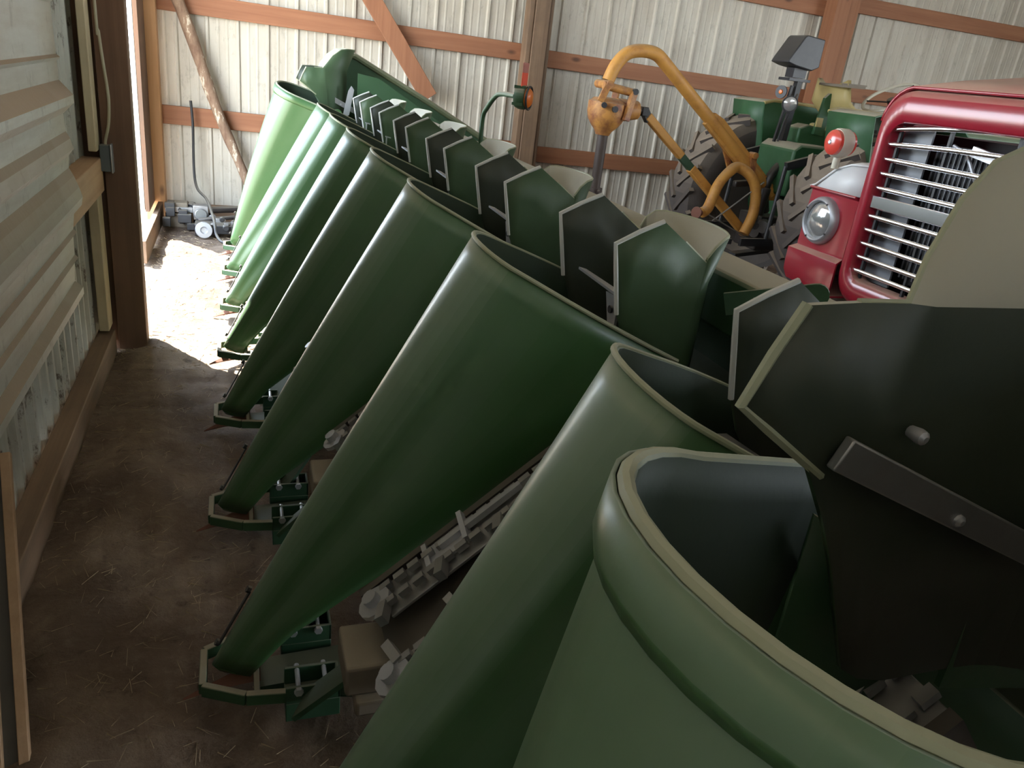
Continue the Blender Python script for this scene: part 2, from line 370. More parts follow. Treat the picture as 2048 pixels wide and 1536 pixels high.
# cable and box
m = MB(); m.tube(smooth_path([(-.578, 4.125, 3.0), (-.576, 4.125, 1.62), (-.570, 4.125, 1.50), (-.562, 4.125, 1.38), (-.551, 4.120, 1.25), (-.551, 4.118, 1.18), (-.560, 4.122, 1.10), (-.578, 4.125, 1.03), (-.578, 4.125, 1.0)]), .0065, 8)
tag(m.build('cable', 'cable_cream'), 'cream cable drooping down the dark door post', 'cable')
t_ = thing('electrical_box', 'small grey electrical box on the dark door post below the cable', 'electrical box', (-.575, 4.12, .90))
m = MB(); m.box((-.602, 4.09, .895), (-.558, 4.138, 1.015)); m.build('housing', 'box_grey', t_, bevel=.004)
m = MB(); m.box((-.557, 4.085, .89), (-.550, 4.138, 1.02)); m.build('cover_plate', 'bare_steel', t_, bevel=.002)
m = MB(); m.hexbolt((-.549, 4.11, .955), (1, 0, 0), .004, .004); m.build('screw', 'bare_steel', t_)

# ------------------------------------------------------------------ corn header
HD = thing('corn_header', 'long green eight-row corn header parked nose-down, cone snouts in a row', 'farm machine', (.6, 3.2, 0))
def ring_u(A, B, w0, y0, wb, n=17, topf=.42, wf=None, vee=False, tilt=0):
    """inverted U from the near leg over the ridge to the far leg; A ridge point, B lower edge point (x, z)"""
    out = []
    legs = 4
    if vee:
        N = n//2+legs
        for k in range(-N, N+1):
            q = abs(k)/N; f0 = topf; sg = (k > 0)-(k < 0)
            if q < .55: an = q/.55*PI/2; f = f0*(1-math.cos(an)); g = .58*math.sin(an)
            else: u = (q-.55)/.45; f = lerp(f0, 1, u); g = .58+.42*(1-(1-u)**2)
            out.append(V(lerp(A[0], B[0], f), y0+sg*g*wb, lerp(A[1], B[1], f)+sg*g*tilt))
        return out
    for k in range(legs):
        f = lerp(1, topf, k/legs); out.append((f, -lerp(wb, w0, k/legs)))
    for k in range(n):
        a = -PI/2+PI*k/(n-1); out.append((topf*(1-math.cos(a)), w0*math.sin(a)))
    for k in range(1, legs+1):
        f = lerp(topf, 1, k/legs); out.append((f, lerp(w0, wb if wf is None else wf, k/legs)))
    return [V(lerp(A[0], B[0], f), y0+y, lerp(A[1], B[1], f)+y/w0*tilt) for f, y in out]
def tip_parts(sn, y):
    m = MB(); Z = .085
    loop = [(.11, -.125), (-.005, -.112), (-.105, -.062), (-.105, .062), (-.005, .112), (.11, .125)]
    for (a, b_), (c_, d_) in zip(loop, loop[1:]): m.bar((a, y+b_, Z), (c_, y+d_, Z), .018, .034)
    m.bar((.02, y-.105, Z-.004), (.02, y+.105, Z-.004), .014, .018)
    m.build('tip_guard', 'green_steel', sn, bevel=.003)
    for s_ in (-1, 1):
        m = MB()
        yy = y+s_*.105
        m.box((.085, yy-.038, .075), (.215, yy-.030, .125)); m.box((.085, yy+.030, .075), (.215, yy+.038, .125)); m.box((.208, yy-.038, .075), (.215, yy+.038, .125)); m.box((.085, yy-.038, .02), (.215, yy+.038, .075))
        m.build('clamp_bracket', 'green_dark', sn, bevel=.002)
        m = MB()
        for x in (.115, .18):
            m = MB(); m.disc((x, yy, .118), (0, 1, 0), .006, .095, 8); m.hexbolt((x, yy-.045, .118), (0, 1, 0), .011, .01); m.build('clamp_bolt', 'bare_steel', sn)
    m = MB()
    rings = []
    for t in [i/7 for i in range(8)]:
        x = lerp(.03, -.155, t); z = .065-.062*t**1.3; r = lerp(.042, .004, t)
        rings.append([(x, y-r*.75, z-r*.2), (x, y, z+r*.7), (x, y+r*.75, z-r*.2), (x, y, z-r*.8)])
    m.loft(rings, True, True); m.build('wear_point', 'rust_red', sn, angle=60, label='rusty red-brown wear point')
    m = MB(); m.bar((.03, y, .045), (.30, y, .06), .10, .02); m.add([(.2, y-.12, .06), (.36, y-.20, .10), (.36, y-.06, .09), (.2, y-.06, .05)], [(0, 1, 2, 3)])
    m.build('skid_plate', 'green_dark', sn, solid=.004)
def snout(y, end=0):
    """end: 0 for a row divider, -1 near end divider, +1 far end divider"""
    m = MB()
    if not end:
        T, Rr = (-.085, .105), (.495, 1.200)
        Bp = [(0, (.005, .075)), (.12, (.095, .205)), (.3, (.25, .35)), (.5, (.43, .505)), (.75, (.69, .745)), (1, (.93, 1.012))]
        N = 22; rings = []
        for i in range(N+1):
            t = i/N; k = .010*4*t*(1-t)
            A = (lerp(T[0], Rr[0], t)-.84*k, lerp(T[1], Rr[1], t)+.54*k); wt = .030+.165*t**.95
            rings.append(ring_u(A, pl(Bp, t), wt, y, wt*1.04+.010*t, topf=lerp(.45, .17, t), vee=True, tilt=.020*t**4))
        legx = .93; tipy = y
    else:
        tipy = y; yr = y-end*.155         # the shell leans in towards the rows
        T, Rr = (-.065, .12), (.265, 1.272)
        Bp = [(0, (.01, .08)), (.15, (.10, .24)), (.4, (.27, .55)), (.7, (.46, .86)), (1, (.665, 1.165))]
        N = 22; rings = []
        for t in [i/N for i in range(N)]+[.965, 1.0]:
            k = .018*4*t*(1-t)
            A = (lerp(T[0], Rr[0], t)-.95*k, lerp(T[1], Rr[1], t)+.3*k); wt = .036+.150*t**1.05
            ws = (wt*.95, wt*1.15+.045*t**3)
            if end > 0: ws = ws[::-1]
            rings.append(ring_u(A, pl(Bp, t), wt, lerp(y, yr, t), ws[0], topf=lerp(.5, .38, t), wf=ws[1], tilt=(.030 if end > 0 else .0)*t**4))
    m.loft(rings, False)
    m.loft([[p for p in rings[0]], [lerp(p, V(rings[0][12].x+.02, tipy, rings[0][0].z), .8) for p in rings[0]]], False)
    mid = [(sum(q.x for q in r)/len(r)+.10, sum(q.y for q in r)/len(r), sum(q.z for q in r)/len(r)-.06) for r in rings]
    sn = m.build('snout', 'green_poly', HD, solid=.008, offset=-1, angle=60, inner='green_inner_shade', axis=lambda p: min(mid, key=lambda c: (Vector(c)-p).length))
    m = MB(); m.tube(rings[-1], .0075 if end else .005, 8); m.build('rim_bead', 'dusty_lip', sn, label='dusty rounded lip of the snout')
    if end < 0:
        q = V(.262, .452, 1.125); nq = V(-.75, .6, -.2).normalized()
        m = MB(); m.lathe(q, nq, [(-.006, .011), (.002, .011), (.004, .009), (.002, .005), (-.004, .004)], 16); m.build('rivet', 'worn_steel', sn)
    if end:
        m = MB()
        outl = []
        for rr, e in ((rings[-3], .004), (rings[-2], .010), (rings[-1], .011)):
            cen = sum(rr, V(0, 0, 0))/len(rr)
            outl.append([p+(p-cen).normalized()*e for p in rr])
        m.loft(outl, False); m.build('collar', 'green_poly', sn, solid=.004, angle=60)
    # hinge tabs with bolts at the leg ends
    for k, s_ in ((0, -1), (-1, 1)) if end else ():
        p = rings[-1][k]
        q_ = .032 if end else .020
        m = MB(); m.disc(p+V(-.012, 0, .004), (0, 1, 0), q_, .012, 20); tb = m.build('hinge_tab', 'green_poly', sn)
        m = MB(); m.lathe(p+V(-.012, s_*.007, .004), (0, s_, 0), [(0, q_*.4), (.006, q_*.38), (.009, q_*.2)], 12); m.build('hinge_bolt', 'bare_steel', sn)
    # strap with two fasteners near the tip
    m = MB(); a = rings[1][12]; b_ = rings[4][12]; m.bar(a+V(-.006, .012, .0), b_+V(-.006, .012, 0), .012, .004, (-.8, 0, .5)); m.hexbolt(a+V(-.010, .012, .004), (-.8, 0, .5), .009, .010); m.hexbolt(b_+V(-.010, .012, .004), (-.8, 0, .5), .009, .010)
    m.build('nose_strap', 'black_steel', sn)
    tip_parts(sn, tipy)
    if not end:
        # dusty shelf and worn cross brace inside the open end
        m = MB(); m.add([(.64, y-.12, 1.02), (.64, y+.12, 1.03), (.80, y+.15, 1.01), (.82, y-.15, 1.02)], [(0, 1, 2, 3)]); m.build('inner_shelf', 'worn_steel', sn, solid=.006)
        m = MB(); m.prism([(.765, y+.03, 1.135), (.785, y+.03, 1.13), (.815, y-.150, 1.115), (.785, y-.150, 1.12)], (0, 0, .006)); m.prism([(.788, y-.150, 1.12), (.788, y-.085, 1.115), (.788, y-.120, 1.04), (.788, y-.150, 1.03)], (.006, 0, 0)); m.build('cross_brace', 'bare_steel', sn, label='bare silvery bracket')
        m = MB(); m.disc((.786, y-.125, 1.085), (1, 0, 0), .009, .006, 10); m.build('bracket_bolt', 'black_steel', sn)
    else:
        yy = y-end*.19
        m = MB(); m.add([(.60, yy-end*.17, .93), (.60, yy-end*.17, 1.14), (.80, yy-end*.14, 1.04), (.74, yy-end*.14, .82)], [(0, 1, 2, 3)]); m.build('inner_plate', 'green_steel', sn, solid=.006)
    return sn
YS = [.835, 1.60, 2.365, 3.13, 3.895, 4.66, 5.425]
for k in range(7): snout(.865+.755*k)
snout(.22, -1); snout(6.09, 1)

def hood(y, end=0):
    m = MB()
    if not end:
        hw = .158; L, T, N = (.745, 1.245), (.850, 1.297), (.972, 1.212); rx0, rx1, crest = .955, 1.045, 1.268
        top = [L, (.797, 1.273), T, (.91, 1.256), N]; bot = [(.775, 1.09), (.80, 1.03), (.84, .97), (.89, .91), (.94, .87)]; zb = .85; fl = .024
    else:
        hw = .185; L, T, N = (.410, 1.312), (.452, 1.405), (.560, 1.408); rx0, rx1, crest = .60, .745, 1.545
        top = [L, (.43, 1.36), T, (.505, 1.408), N]; bot = [(.52, 1.235), (.54, 1.18), (.57, 1.12), (.60, 1.05), (.63, .98)]; zb = .95; fl = .05
        if end < 0:
            top += [(.585, 1.445), (.62, 1.495), (.66, 1.53), (.72, 1.555)]; bot += [(.66, .96), (.70, .95), (.75, .95), (.80, .95)]; N = (.78, 1.56); rx0, rx1, crest = .82, 1.0, 1.565
    cols = []
    def column(tp, bt, yv, outward, fk):
        # bottom, shoulder, top (top leans outward by the flare)
        fq = .68 if not fk else ((1.405-bt[1])/(tp[1]-bt[1]) if end else .74)
        sh = (lerp(bt[0], tp[0], fq), lerp(bt[1], tp[1], fq))
        return [V(bt[0], yv, bt[1]), V(lerp(bt[0], tp[0], .35), yv, lerp(bt[1], tp[1], .35)), V(sh[0], yv, sh[1]), V(tp[0], yv, tp[1])+outward*fk]
    near = [column(a, b_, y-hw, V(0, -1, 0), 0 if i < 5 else fl*(.35, .65, .9, 1)[i-5]) for i, (a, b_) in enumerate(zip(top, bot))]
    arc = []
    nA = 20
    for k in range(1, nA):
        a = -PI/2+PI*k/nA
        ox = rx0+(rx1-rx0)*math.cos(a); oy = hw*math.sin(a)
        rise = min(1, math.sin(PI*k/nA)*1.9) if end >= 0 else 1; rise = rise*rise*(3-2*rise)
        zt = lerp(N[1], crest, rise)
        xt = lerp(N[0], ox, min(1, k/3.5, (nA-k)/3.5))
        arc.append(column((xt, zt), (ox-.005, zb), y+oy, V(math.cos(a), math.sin(a)*.6, 0).normalized(), fl*rise))
    far = [[V(p.x, 2*y-p.y, p.z) for p in c_] for c_ in near[::-1]]
    cols = near+arc+far
    m.loft(cols, False)
    h = m.build('hood', 'green_hood', HD, solid=.007, offset=0, angle=35, inner='green_hood_inner_shade', axis=lambda p: (lerp(.5, .8, end == 0), y, p.z))
    lip = [c_[-1] for c_ in cols]
    m = MB()
    for e, tp_ in ((near[0], near[:3]), (far[-1], far[-3:][::-1])):
        m = MB(); m.tube(e+[c_[-1] for c_ in tp_[1:]], .0055, 6); m.build('edge_lip', 'pale_lip' if not end else 'dusty_lip', h, label='pale worn front edge of the hood')
    m = MB(); m.tube([c_[-1] for c_ in near[3:]+arc+far[:-3]], .0035, 6); m.build('rear_rim', 'dusty_lip', h)
    if end:
        m = MB(); s_ = -end    # brace angle and bolts on the inner side wall towards the rows
        yw = y+s_*(hw-.02)
        m.bar((.515, yw, 1.27), (1.05, yw, 1.03), .012, .034, (0, 0, 1)); m.build('brace_angle', 'worn_steel', h, bevel=.002)
        yp = y+s_*(hw-.004); m = MB(); m.prism([(.80, yp, 1.40), (.95, yp, 1.38), (1.40, yp, 1.13), (1.40, yp, .80), (.80, yp, .92)], (0, s_*.008, 0)); m.build('side_sheet', 'green_steel', h)
        for bx, bz in ((.60, 1.285), (.69, 1.185)): m = MB(); m.lathe((bx, yw-s_*.004, bz), (0, -s_, 0), [(-.012, .006), (0, .008), (.005, .007), (.008, .003)], 10); m.build('brace_bolt', 'bare_steel', h)
    return h
for y in YS: hood(y)
hood(.325, -1); hood(5.985, 1)

# row units between the snouts
def row_unit(y):
    A, B = V(.25, y, .44), V(.80, y, .905); d = (B-A).normalized(); nrm = V(-d.z, 0, d.x)
    m = MB(); m.bar(A-nrm*.09, B-nrm*.09, .30, .10, nrm); m.bar(A-nrm*.05+V(0, -.17, 0), B-nrm*.05+V(0, -.17, 0), .02, .14, nrm); m.bar(A-nrm*.05+V(0, .17, 0), B-nrm*.05+V(0, .17, 0), .02, .14, nrm)
    ru = m.build('row_unit', 'grease', HD)
    for s_ in (-1, 1):
        m = MB(); m.bar(A+V(0, s_*.115, 0)+d*.05, B+V(0, s_*.115, 0), .11, .008, nrm); m.build('deck_plate', 'worn_steel', ru, bevel=.002)
        m = MB()
        o = V(0, s_*.085, 0)+nrm*.02
        for k in range(18):
            p = A+o+d*(.05+k*.038); m.bar(p, p+d*.028, .016, .014, nrm)
            m.bar(p+V(0, s_*.05, 0), p+d*.028+V(0, s_*.05, 0), .016, .014, nrm)
            if k % 4 == 0: m.bar(p+V(0, -s_*.0, 0), p+V(0, -s_*.05, 0)+nrm*.01-d*.012, .02, .024, nrm)
        m.build('gathering_chain', 'worn_steel', ru)
        m = MB(); m.disc(A+o+d*.03+V(0, s_*.025, 0), nrm, .04, .012, 12); m.disc(A+o+d*.03+V(0, s_*.025, 0)+nrm*.01, nrm, .018, .03, 12); m.build('idler_sprocket', 'bare_steel', ru, label='bare metal idler sprocket')
        m = MB(); q = A+V(0, s_*.13, 0)+nrm*.01
        m.bar(q+d*.17, q+d*.27, .07, .008, nrm); m.bar(q+d*.20+V(0, 0, .015), q+d*.42+V(0, 0, .015), .014, .014, nrm); m.bar(q+d*.27+V(0, -.03, 0), q+d*.27+V(0, .04, .02), .012, .03, nrm); m.bar(q+d*.17+V(0, -.035, 0), q+d*.17+V(0, .035, 0.01), .012, .02, nrm)
        m.build('chain_tensioner', 'bare_steel', ru)
    m = MB(); m.box((.19, y+.02, .31), (.44, y+.16, .385)); m.box((.21, y+.00, .27), (.40, y+.14, .31)); m.build('front_casting', 'cast_tan', ru, bevel=.008, label='tan cast front block')
    for s_ in (-1, 1):
        m = MB(); m.bar((.28, y+s_*.16, .30), (.12, y+s_*.24, .09), .10, .012); m.build('support_strap', 'green_dark', ru)
for a, b_ in zip([.22+.22]+YS, YS+[5.85]): row_unit((a+b_)/2)

# rear beam, trough sheet and end sheets
m = MB(); m.box((1.10, .30, 1.02), (1.26, 5.95, 1.165)); m.build('rear_beam', 'green_steel', HD, bevel=.012)
m = MB(); m.loft([[(.98, yy, .84), (1.03, yy, .70), (1.16, yy, .62), (1.32, yy, .64), (1.44, yy, .76), (1.48, yy, .92), (1.26, yy, 1.10)] for yy in (.30, 5.95)], False); m.build('auger_trough', 'green_dark', HD, solid=.006)
for ys_, lab in ((6.17, None), (.08, None)):
    out = [(.74, 1.44), (.765, 1.495), (.82, 1.505), (1.40, 1.235), (1.96, .955), (2.02, .88), (2.0, .80), (1.2, .70), (.95, .85), (.72, 1.1)]
    m = MB(); m.prism([(x, ys_-.012, z) for x, z in out], (0, .024, 0)); e = m.build('end_sheet', 'green_steel', HD, bevel=.004)
    sgn = -1 if ys_ > 3 else 1
    m = MB(); path = [(x, z) for x, z in out[1:6]]
    m.tube([(x, ys_+sgn*.014, z) for x, z in path], .022, 8); m.build('rolled_edge', 'dusty_green', e)
# green latch strap and white tag strap by far hood
m = MB(); m.bar((1.03, 1.42, 1.125), (1.17, 1.30, 1.185), .012, .05); m.disc((1.17, 1.30, 1.185), (0.65, .75, 0), .025, .012, 16); lk = m.build('latch_strap', 'green_dark', HD)
m = MB(); m.hexbolt((1.075, 1.375, 1.145), (-.65, -.75, 0), .010, .03); m.build('latch_bolt', 'bare_steel', lk)
m = MB(); m.prism([(.700, 5.775, 1.10), (.745, 5.775, 1.12), (.775, 5.775, 1.29), (.755, 5.775, 1.315), (.735, 5.775, 1.28)], (0, .008, 0)); m.build('side_bracket', 'bare_steel', HD, label='pale bare bracket at the far end hood')

# marker lamp on a bent green arm
m = MB(); m.tube(smooth_path([(1.15, 3.85, 1.14), (1.15, 3.86, 1.31), (1.152, 3.80, 1.37), (1.155, 3.70, 1.425), (1.16, 3.62, 1.442), (1.165, 3.44, 1.445)]), .0115, 10); ml = m.build('lamp_arm', 'green_steel', HD)
LA = V(.80, -.60, 0).normalized(); LB = V(.60, .80, 0); LC = V(1.155, 3.405, 1.445)
m = MB(); m.lathe(LC, LA, [(0, .02), (.004, .044), (.02, .05), (.045, .05), (.05, .046)], 24)
for k in range(4): a = k*PI/2+.6; q = LC+(LB*math.cos(a)+V(0, 0, 1)*math.sin(a))*.05; m.bar(q, q+LA*.048, .012, .012)
m.build('lamp_housing', 'green_steel', ml)
m = MB(); m.lathe(LC+LA*.05, LA, [(0, .040), (.012, .040), (.022, .03), (.025, .01)], 24); m.build('lamp_lens', 'orange_lens', ml, label='orange lamp lens')
m = MB(); m.tube([LC+LA*.062+(LB*math.cos(k*PI/10)+V(0, 0, 1)*math.sin(k*PI/10))*.047 for k in range(21)], .005, 6); m.build('lamp_bezel', 'black_plastic', ml)
def plate(z0, z1): p = LC+LA*.03; return [V(p.x, p.y, z0)-LB*.035, V(p.x, p.y, z0)+LB*.035, V(p.x, p.y, z1)+LB*.035, V(p.x, p.y, z1)-LB*.035]
m = MB(); m.prism(plate(1.49, 1.545), LA*.005); m.build('reflector_tape', 'reflector_red', ml, label='orange-red reflective tape')
m = MB(); m.prism(plate(1.545, 1.585), LA*.005); m.build('reflector_tape', 'reflector_dull', ml, label='faded red reflective tape')

# ------------------------------------------------------------------ truck
TX, TY = 2.72, 2.20
TR = thing('truck', 'old red and white farm truck with chrome grille bars facing the corn header', 'truck', (TX+1.6, TY, 0))
def rr(y0, y1, z0, z1, r, n=6, crown=0, x=0):
    pts = []
    for cy, cz, a0 in ((y1-r, z1-r, 0), (y0+r, z1-r, PI/2), (y0+r, z0+r, PI), (y1-r, z0+r, 1.5*PI)):
        for k in range(n+1):
            a = a0+PI/2*k/n; yy = cy+r*math.cos(a); zz = cz+r*math.sin(a)
            if zz > (z0+z1)/2: zz += crown*(1-((yy-TY)/((y1-y0)/2))**2)
            pts.append(V(x, yy, zz))
    return pts
g0, g1, gz0, gz1 = TY-.67, TY+.67, .82, 1.525
outer = lambda x, e=0, zz=0: rr(g0-.085+e, g1+.085-e, .70+e, 1.655-e+zz, .13, crown=.06, x=x)
inner = lambda x, e=0: rr(g0+e, g1-e, gz0+e, gz1-e, .07, crown=.045, x=x)
m = MB(); m.loft([outer(TX+.35), outer(TX+.08), outer(TX+.02, .012), outer(TX, .035), inner(TX, -.012), inner(TX+.012), inner(TX+.09)], True); m.build('grille_surround', 'truck_red', TR, angle=50)
m = MB(); tops = []
for x, zz in ((TX+.03, 0), (TX+.3, .05), (TX+.8, .12), (TX+1.5, .20)):
    o = outer(x, 0, zz); tops.append([p+V(0, 0, .004) for p in o[:14]])
m.loft(tops, False); hd_ = m.build('engine_hood', 'truck_red', TR, solid=.012, angle=50, label='red engine hood with a dusty top')
m = MB(); m.box((TX+.3, g0-.08, .70), (TX+1.5, g1+.08, 1.50)); m.build('engine_bay', 'dark_core', TR)
nb = 11
for k in range(nb):
    z = 1.500-k*(1.500-.865)/(nb-1)
    if k == 5: continue
    m = MB(); a = .012
    m.loft([[V(TX+.03+.008*math.cos(q), yy, z+.0105*math.sin(q)+.045*(1-((yy-TY)/.67)**2)*(k < 2)*(1-k*.5)) for q in [2*PI*i/10 for i in range(10)]] for yy in [g0+.0+1.34*i/12 for i in range(13)]], True, True)
    m.build('grille_bar', 'chrome', TR)
m = MB(); m.box((TX+.018, g0, 1.155), (TX+.034, g1, 1.213)); m.build('wide_grille_bar', 'chrome', TR, bevel=.004)
for ya in (g1-.16, g0):
    m = MB(); m.box((TX+.10, ya, gz0), (TX+.11, ya+.16, gz1)); m.build('air_baffle', 'grey_plate', TR)
for yv in (g1-.03, g1-.30, g1-.62, g0+.03):
    m = MB(); m.box((TX+.045, yv-.006, gz0), (TX+.06, yv+.006, gz1+.02)); m.build('grille_strut', 'black_steel', TR)
m = MB(); m.box((TX+.17, g0+.14, gz0+.03), (TX+.22, g1-.14, gz1-.06)); rd = m.build('radiator', 'dark_core', TR)
m = MB()
for k in range(40): m.box((TX+.162, g0+.16+k*.0265, gz0+.05), (TX+.17, g0+.164+k*.0265, gz1-.08))
m.build('radiator_core', 'grey_plate', rd)
m = MB(); m.tube([(TX+.09, g1-.50, 1.28), (TX+.10, g1-.36, 1.44), (TX+.10, g1-.28, 1.47)], .008, 8); m.bar((TX+.10, g1-.38, 1.46), (TX+.10, g1-.62, 1.42), .02, .04); m.build('hood_latch', 'bare_steel', TR)
def fender(s_):
    yin = TY+s_*.75; yo = TY+s_*1.12
    sec = lambda x, k: [V(x+dx*k, lerp(yin, yo, f), z) for f, z, dx in ((0, .70, 0), (.90, .715, 0), (.985, .75, 0), (1, .80, .0), (1, .865, .0), (.93, .885, .03), (.93, .90, .03), (.90, 1.17, .03), (.88, 1.185, .0), (.85, 1.195, .02), (.62, 1.285, .05), (.40, 1.315, .06), (0, 1.325, .06))]
    m = MB()
    fr = sec(TX+.0, 1.0)
    m.loft([[V(p.x+.0, yin, p.z) for p in fr[:9]], [V(p.x, p.y, p.z) for p in fr[:9]]], False)
    m.loft([[p for p in fr[:9]], [V(TX+.22, p.y+s_*.01, p.z+.02 if p.z > .9 else p.z) for p in fr[:9]], [V(TX+1.1, p.y, p.z if p.z > .9 else .95) for p in fr[:9]]], False)
    f = m.build('front_fender', 'truck_red', TR, solid=.01, bevel=.01, angle=45)
    m = MB(); tp = fr[8:]
    m.loft([[V(p.x, p.y, p.z) for p in tp], [V(TX+.12, p.y, p.z+.012) for p in tp], [V(TX+.6, p.y, p.z+.03) for p in tp], [V(TX+1.1, p.y, p.z) for p in tp]], False)
    m.build('fender_cap', 'truck_white', f, solid=.01, angle=60, label='white painted top of the fender')
    m = MB(); m.add([(TX+.03, yin, 1.185), (TX+.03, lerp(yin, yo, .88), 1.185), (TX+.06, lerp(yin, yo, .62), 1.285), (TX+.07, lerp(yin, yo, .40), 1.315), (TX+.07, yin, 1.325)], [(0, 1, 2, 3, 4)]); m.build('fender_cap_front', 'truck_white', f, solid=.008)
    hc = V(TX+.02, TY+s_*.955, 1.035)
    m = MB(); m.lathe(hc, (-1, 0, 0), [(-.02, .118), (.012, .116), (.03, .106), (.034, .098), (.030, .092), (.012, .090)], 40); hl = m.build('headlight', 'bare_steel', TR, label='round headlight with silver trim ring')
    m = MB(); m.lathe(hc+V(-.012, 0, 0), (-1, 0, 0), [(0, .089), (.006, .080), (.016, .055), (.022, .028), (.024, .004)], 40); m.build('headlight_lens', 'lamp_glass', hl)
    m = MB()
    for q in (.5, 2.1, 3.7, 5.2): m.disc(hc+V(-.034, .098*math.cos(q), .098*math.sin(q)), (1, 0, 0), .005, .006, 8)
    m.build('trim_screw', 'black_steel', hl)
    if s_ > 0:
        c = V(TX+.03, TY+s_*.985, 1.405)
        m = MB(); m.lathe(c+V(.0, 0, 0), (1, 0, 0), [(-.025, .062), (-.015, .068), (.03, .068), (.04, .062)], 28); m.tube([c+V(.01, 0, -.06), c+V(.01, 0, -.12)], .018, 10)
        ts = m.build('turn_signal', 'ivory_plastic', TR, label='double-faced turn signal on the fender top')
        m = MB(); m.lathe(c+V(-.025, 0, 0), (-1, 0, 0), [(0, .060), (.015, .058), (.026, .045), (.031, .02), (.033, .004)], 28); m.build('signal_lens', 'red_lens', ts)
        m = MB(); m.lathe(c+V(.04, 0, 0), (1, 0, 0), [(0, .060), (.015, .058), (.028, .03), (.03, .004)], 28); m.build('signal_lens', 'red_lens', ts)
        m = MB(); m.lathe(c+V(-.057, 0, 0), (-1, 0, 0), [(0, .012), (.004, .008)], 10); m.build('lens_screw', 'bare_steel', ts)
fender(1); fender(-1)
def tyre(name, par, c, axis, R, wd, lugs, mat='dusty_rubber', hub='tractor_yellow', ribbed=False):
    c = Vector(c); a = Vector(axis).normalized(); u = a.orthogonal().normalized(); b_ = a.cross(u)
    m = MB(); h = wd/2
    m.lathe(c, a, [(-h*.75, R*.56), (-h, R*.68), (-h*1.02, R*.84), (-h*.86, R*.95), (-h*.4, R*.985), (h*.4, R*.985), (h*.86, R*.95), (h*1.02, R*.84), (h, R*.68), (h*.75, R*.56)], 48)
    for k in range(lugs):
        q = 2*PI*k/lugs
        for s_ in (-1, 1):
            qq = q+(PI/lugs if s_ > 0 else 0); q2 = qq+2*PI/lugs*(.25 if ribbed else 1.0)
            f = lambda an, r, w_: c+(u*math.cos(an)+b_*math.sin(an))*r+a*w_
            p0 = f(qq, R*.99, s_*h*.06); p1 = f(q2, R*.955, s_*h*.98)
            m.bar(p0, p1, R*.05, R*.07, (u*math.cos((qq+q2)/2)+b_*math.sin((qq+q2)/2)))
    t = m.build(name, mat, par, angle=30)
    m = MB(); m.lathe(c, a, [(-h*.5, R*.2), (-h*.55, R*.5), (-h*.7, R*.57), (h*.7, R*.57), (h*.55, R*.5), (h*.5, R*.2)], 32); m.build('wheel_rim', hub, t)
    return t
tyre('front_tyre', TR, (TX+.66, TY+.92, .47), (0, 1, 0), .47, .24, 26, hub='truck_white', ribbed=True)
tyre('front_tyre', TR, (TX+.66, TY-.92, .47), (0, 1, 0), .47, .24, 26, hub='truck_white', ribbed=True)
m = MB(); m.box((TX+.25, TY-.75, .45), (TX+2.2, TY-.55, .65)); m.box((TX+.25, TY+.55, .45), (TX+2.2, TY+.75, .65)); m.box((TX+.25, TY-.8, .5), (TX+.35, TY+.8, .68)); m.build('chassis', 'black_steel', TR)
# wing mirror post standing by the hood
m = MB(); m.tube([(TX+.65, TY+.44, 1.70), (TX+.65, TY+.44, 1.80)], [.028, .022], 12); m.tube([(TX+.65, TY+.44, 1.80), (TX+.65, TY+.445, 1.90)], .012, 10); m.tube(smooth_path([(TX+.65, TY+.45, 1.80), (TX+.66, TY+.50, 1.86), (TX+.66, TY+.47, 2.0), (TX+.66, TY+.44, 2.2)]), .008, 8)
m.build('mirror_arm', 'ivory_plastic', TR)

# ------------------------------------------------------------------ tractor
TC = thing('tractor', 'old green tractor with yellow seat, dusty rear tyres, parked behind the truck', 'tractor', (4.9, 5.45, 0))
tyre('rear_tyre', TC, (4.38, 6.12, .72), (0, 1, 0), .72, .40, 22)
tyre('rear_tyre', TC, (4.52, 4.72, .72), (0, 1, 0), .72, .40, 22)
def tfender(y0, y1, x0, name='rear_fender'):
    m = MB(); sec = []
    pts = [(x0+.13, .98), (x0+.08, 1.15), (x0+.03, 1.40), (x0+.01, 1.53), (x0+.10, 1.555), (x0+.5, 1.55), (x0+.85, 1.50), (x0+1.1, 1.30), (x0+1.2, 1.05)]
    m.loft([[(x, y0, z) for x, z in pts], [(x, y1, z) for x, z in pts]], False)
    f = m.build(name, 'tractor_green', TC, solid=.012, angle=40)
    ys_ = y0 if y0 > 5.4 else y1
    m = MB(); m.prism([(x, ys_-.006, z) for x, z in pts], (0, .012, 0)); m.build('fender_side', 'tractor_green', f)
    m = MB(); m.tube([(x, ys_, z) for x, z in pts[3:7]], .015, 8); m.build('fender_edge', 'tractor_yellow', f)
tfender(5.85, 6.30, 4.17); tfender(4.50, 4.98, 4.12)
m = MB(); m.box((4.2, 5.25, .45), (5.0, 5.65, 1.05)); m.box((4.9, 5.30, .5), (6.3, 5.60, 1.35)); m.tube([(4.45, 4.85, .72), (4.45, 6.0, .72)], .13, 14); m.build('transmission', 'tractor_green', TC, bevel=.03)
m = MB(); m.prism([(4.10, 5.22, .86), (4.10, 5.22, 1.22), (4.16, 5.22, 1.265), (4.5, 5.22, 1.26), (4.68, 5.22, 1.02), (4.6, 5.22, .80)], (0, .46, 0)); m.build('rockshaft_housing', 'tractor_green', TC, bevel=.02)
m = MB(); m.prism([(4.28, 5.45, 1.26), (4.28, 5.45, 1.38), (4.36, 5.45, 1.41), (4.55, 5.45, 1.38), (4.66, 5.45, 1.22)], (0, .16, 0)); m.build('control_housing', 'tractor_green', TC, bevel=.015)
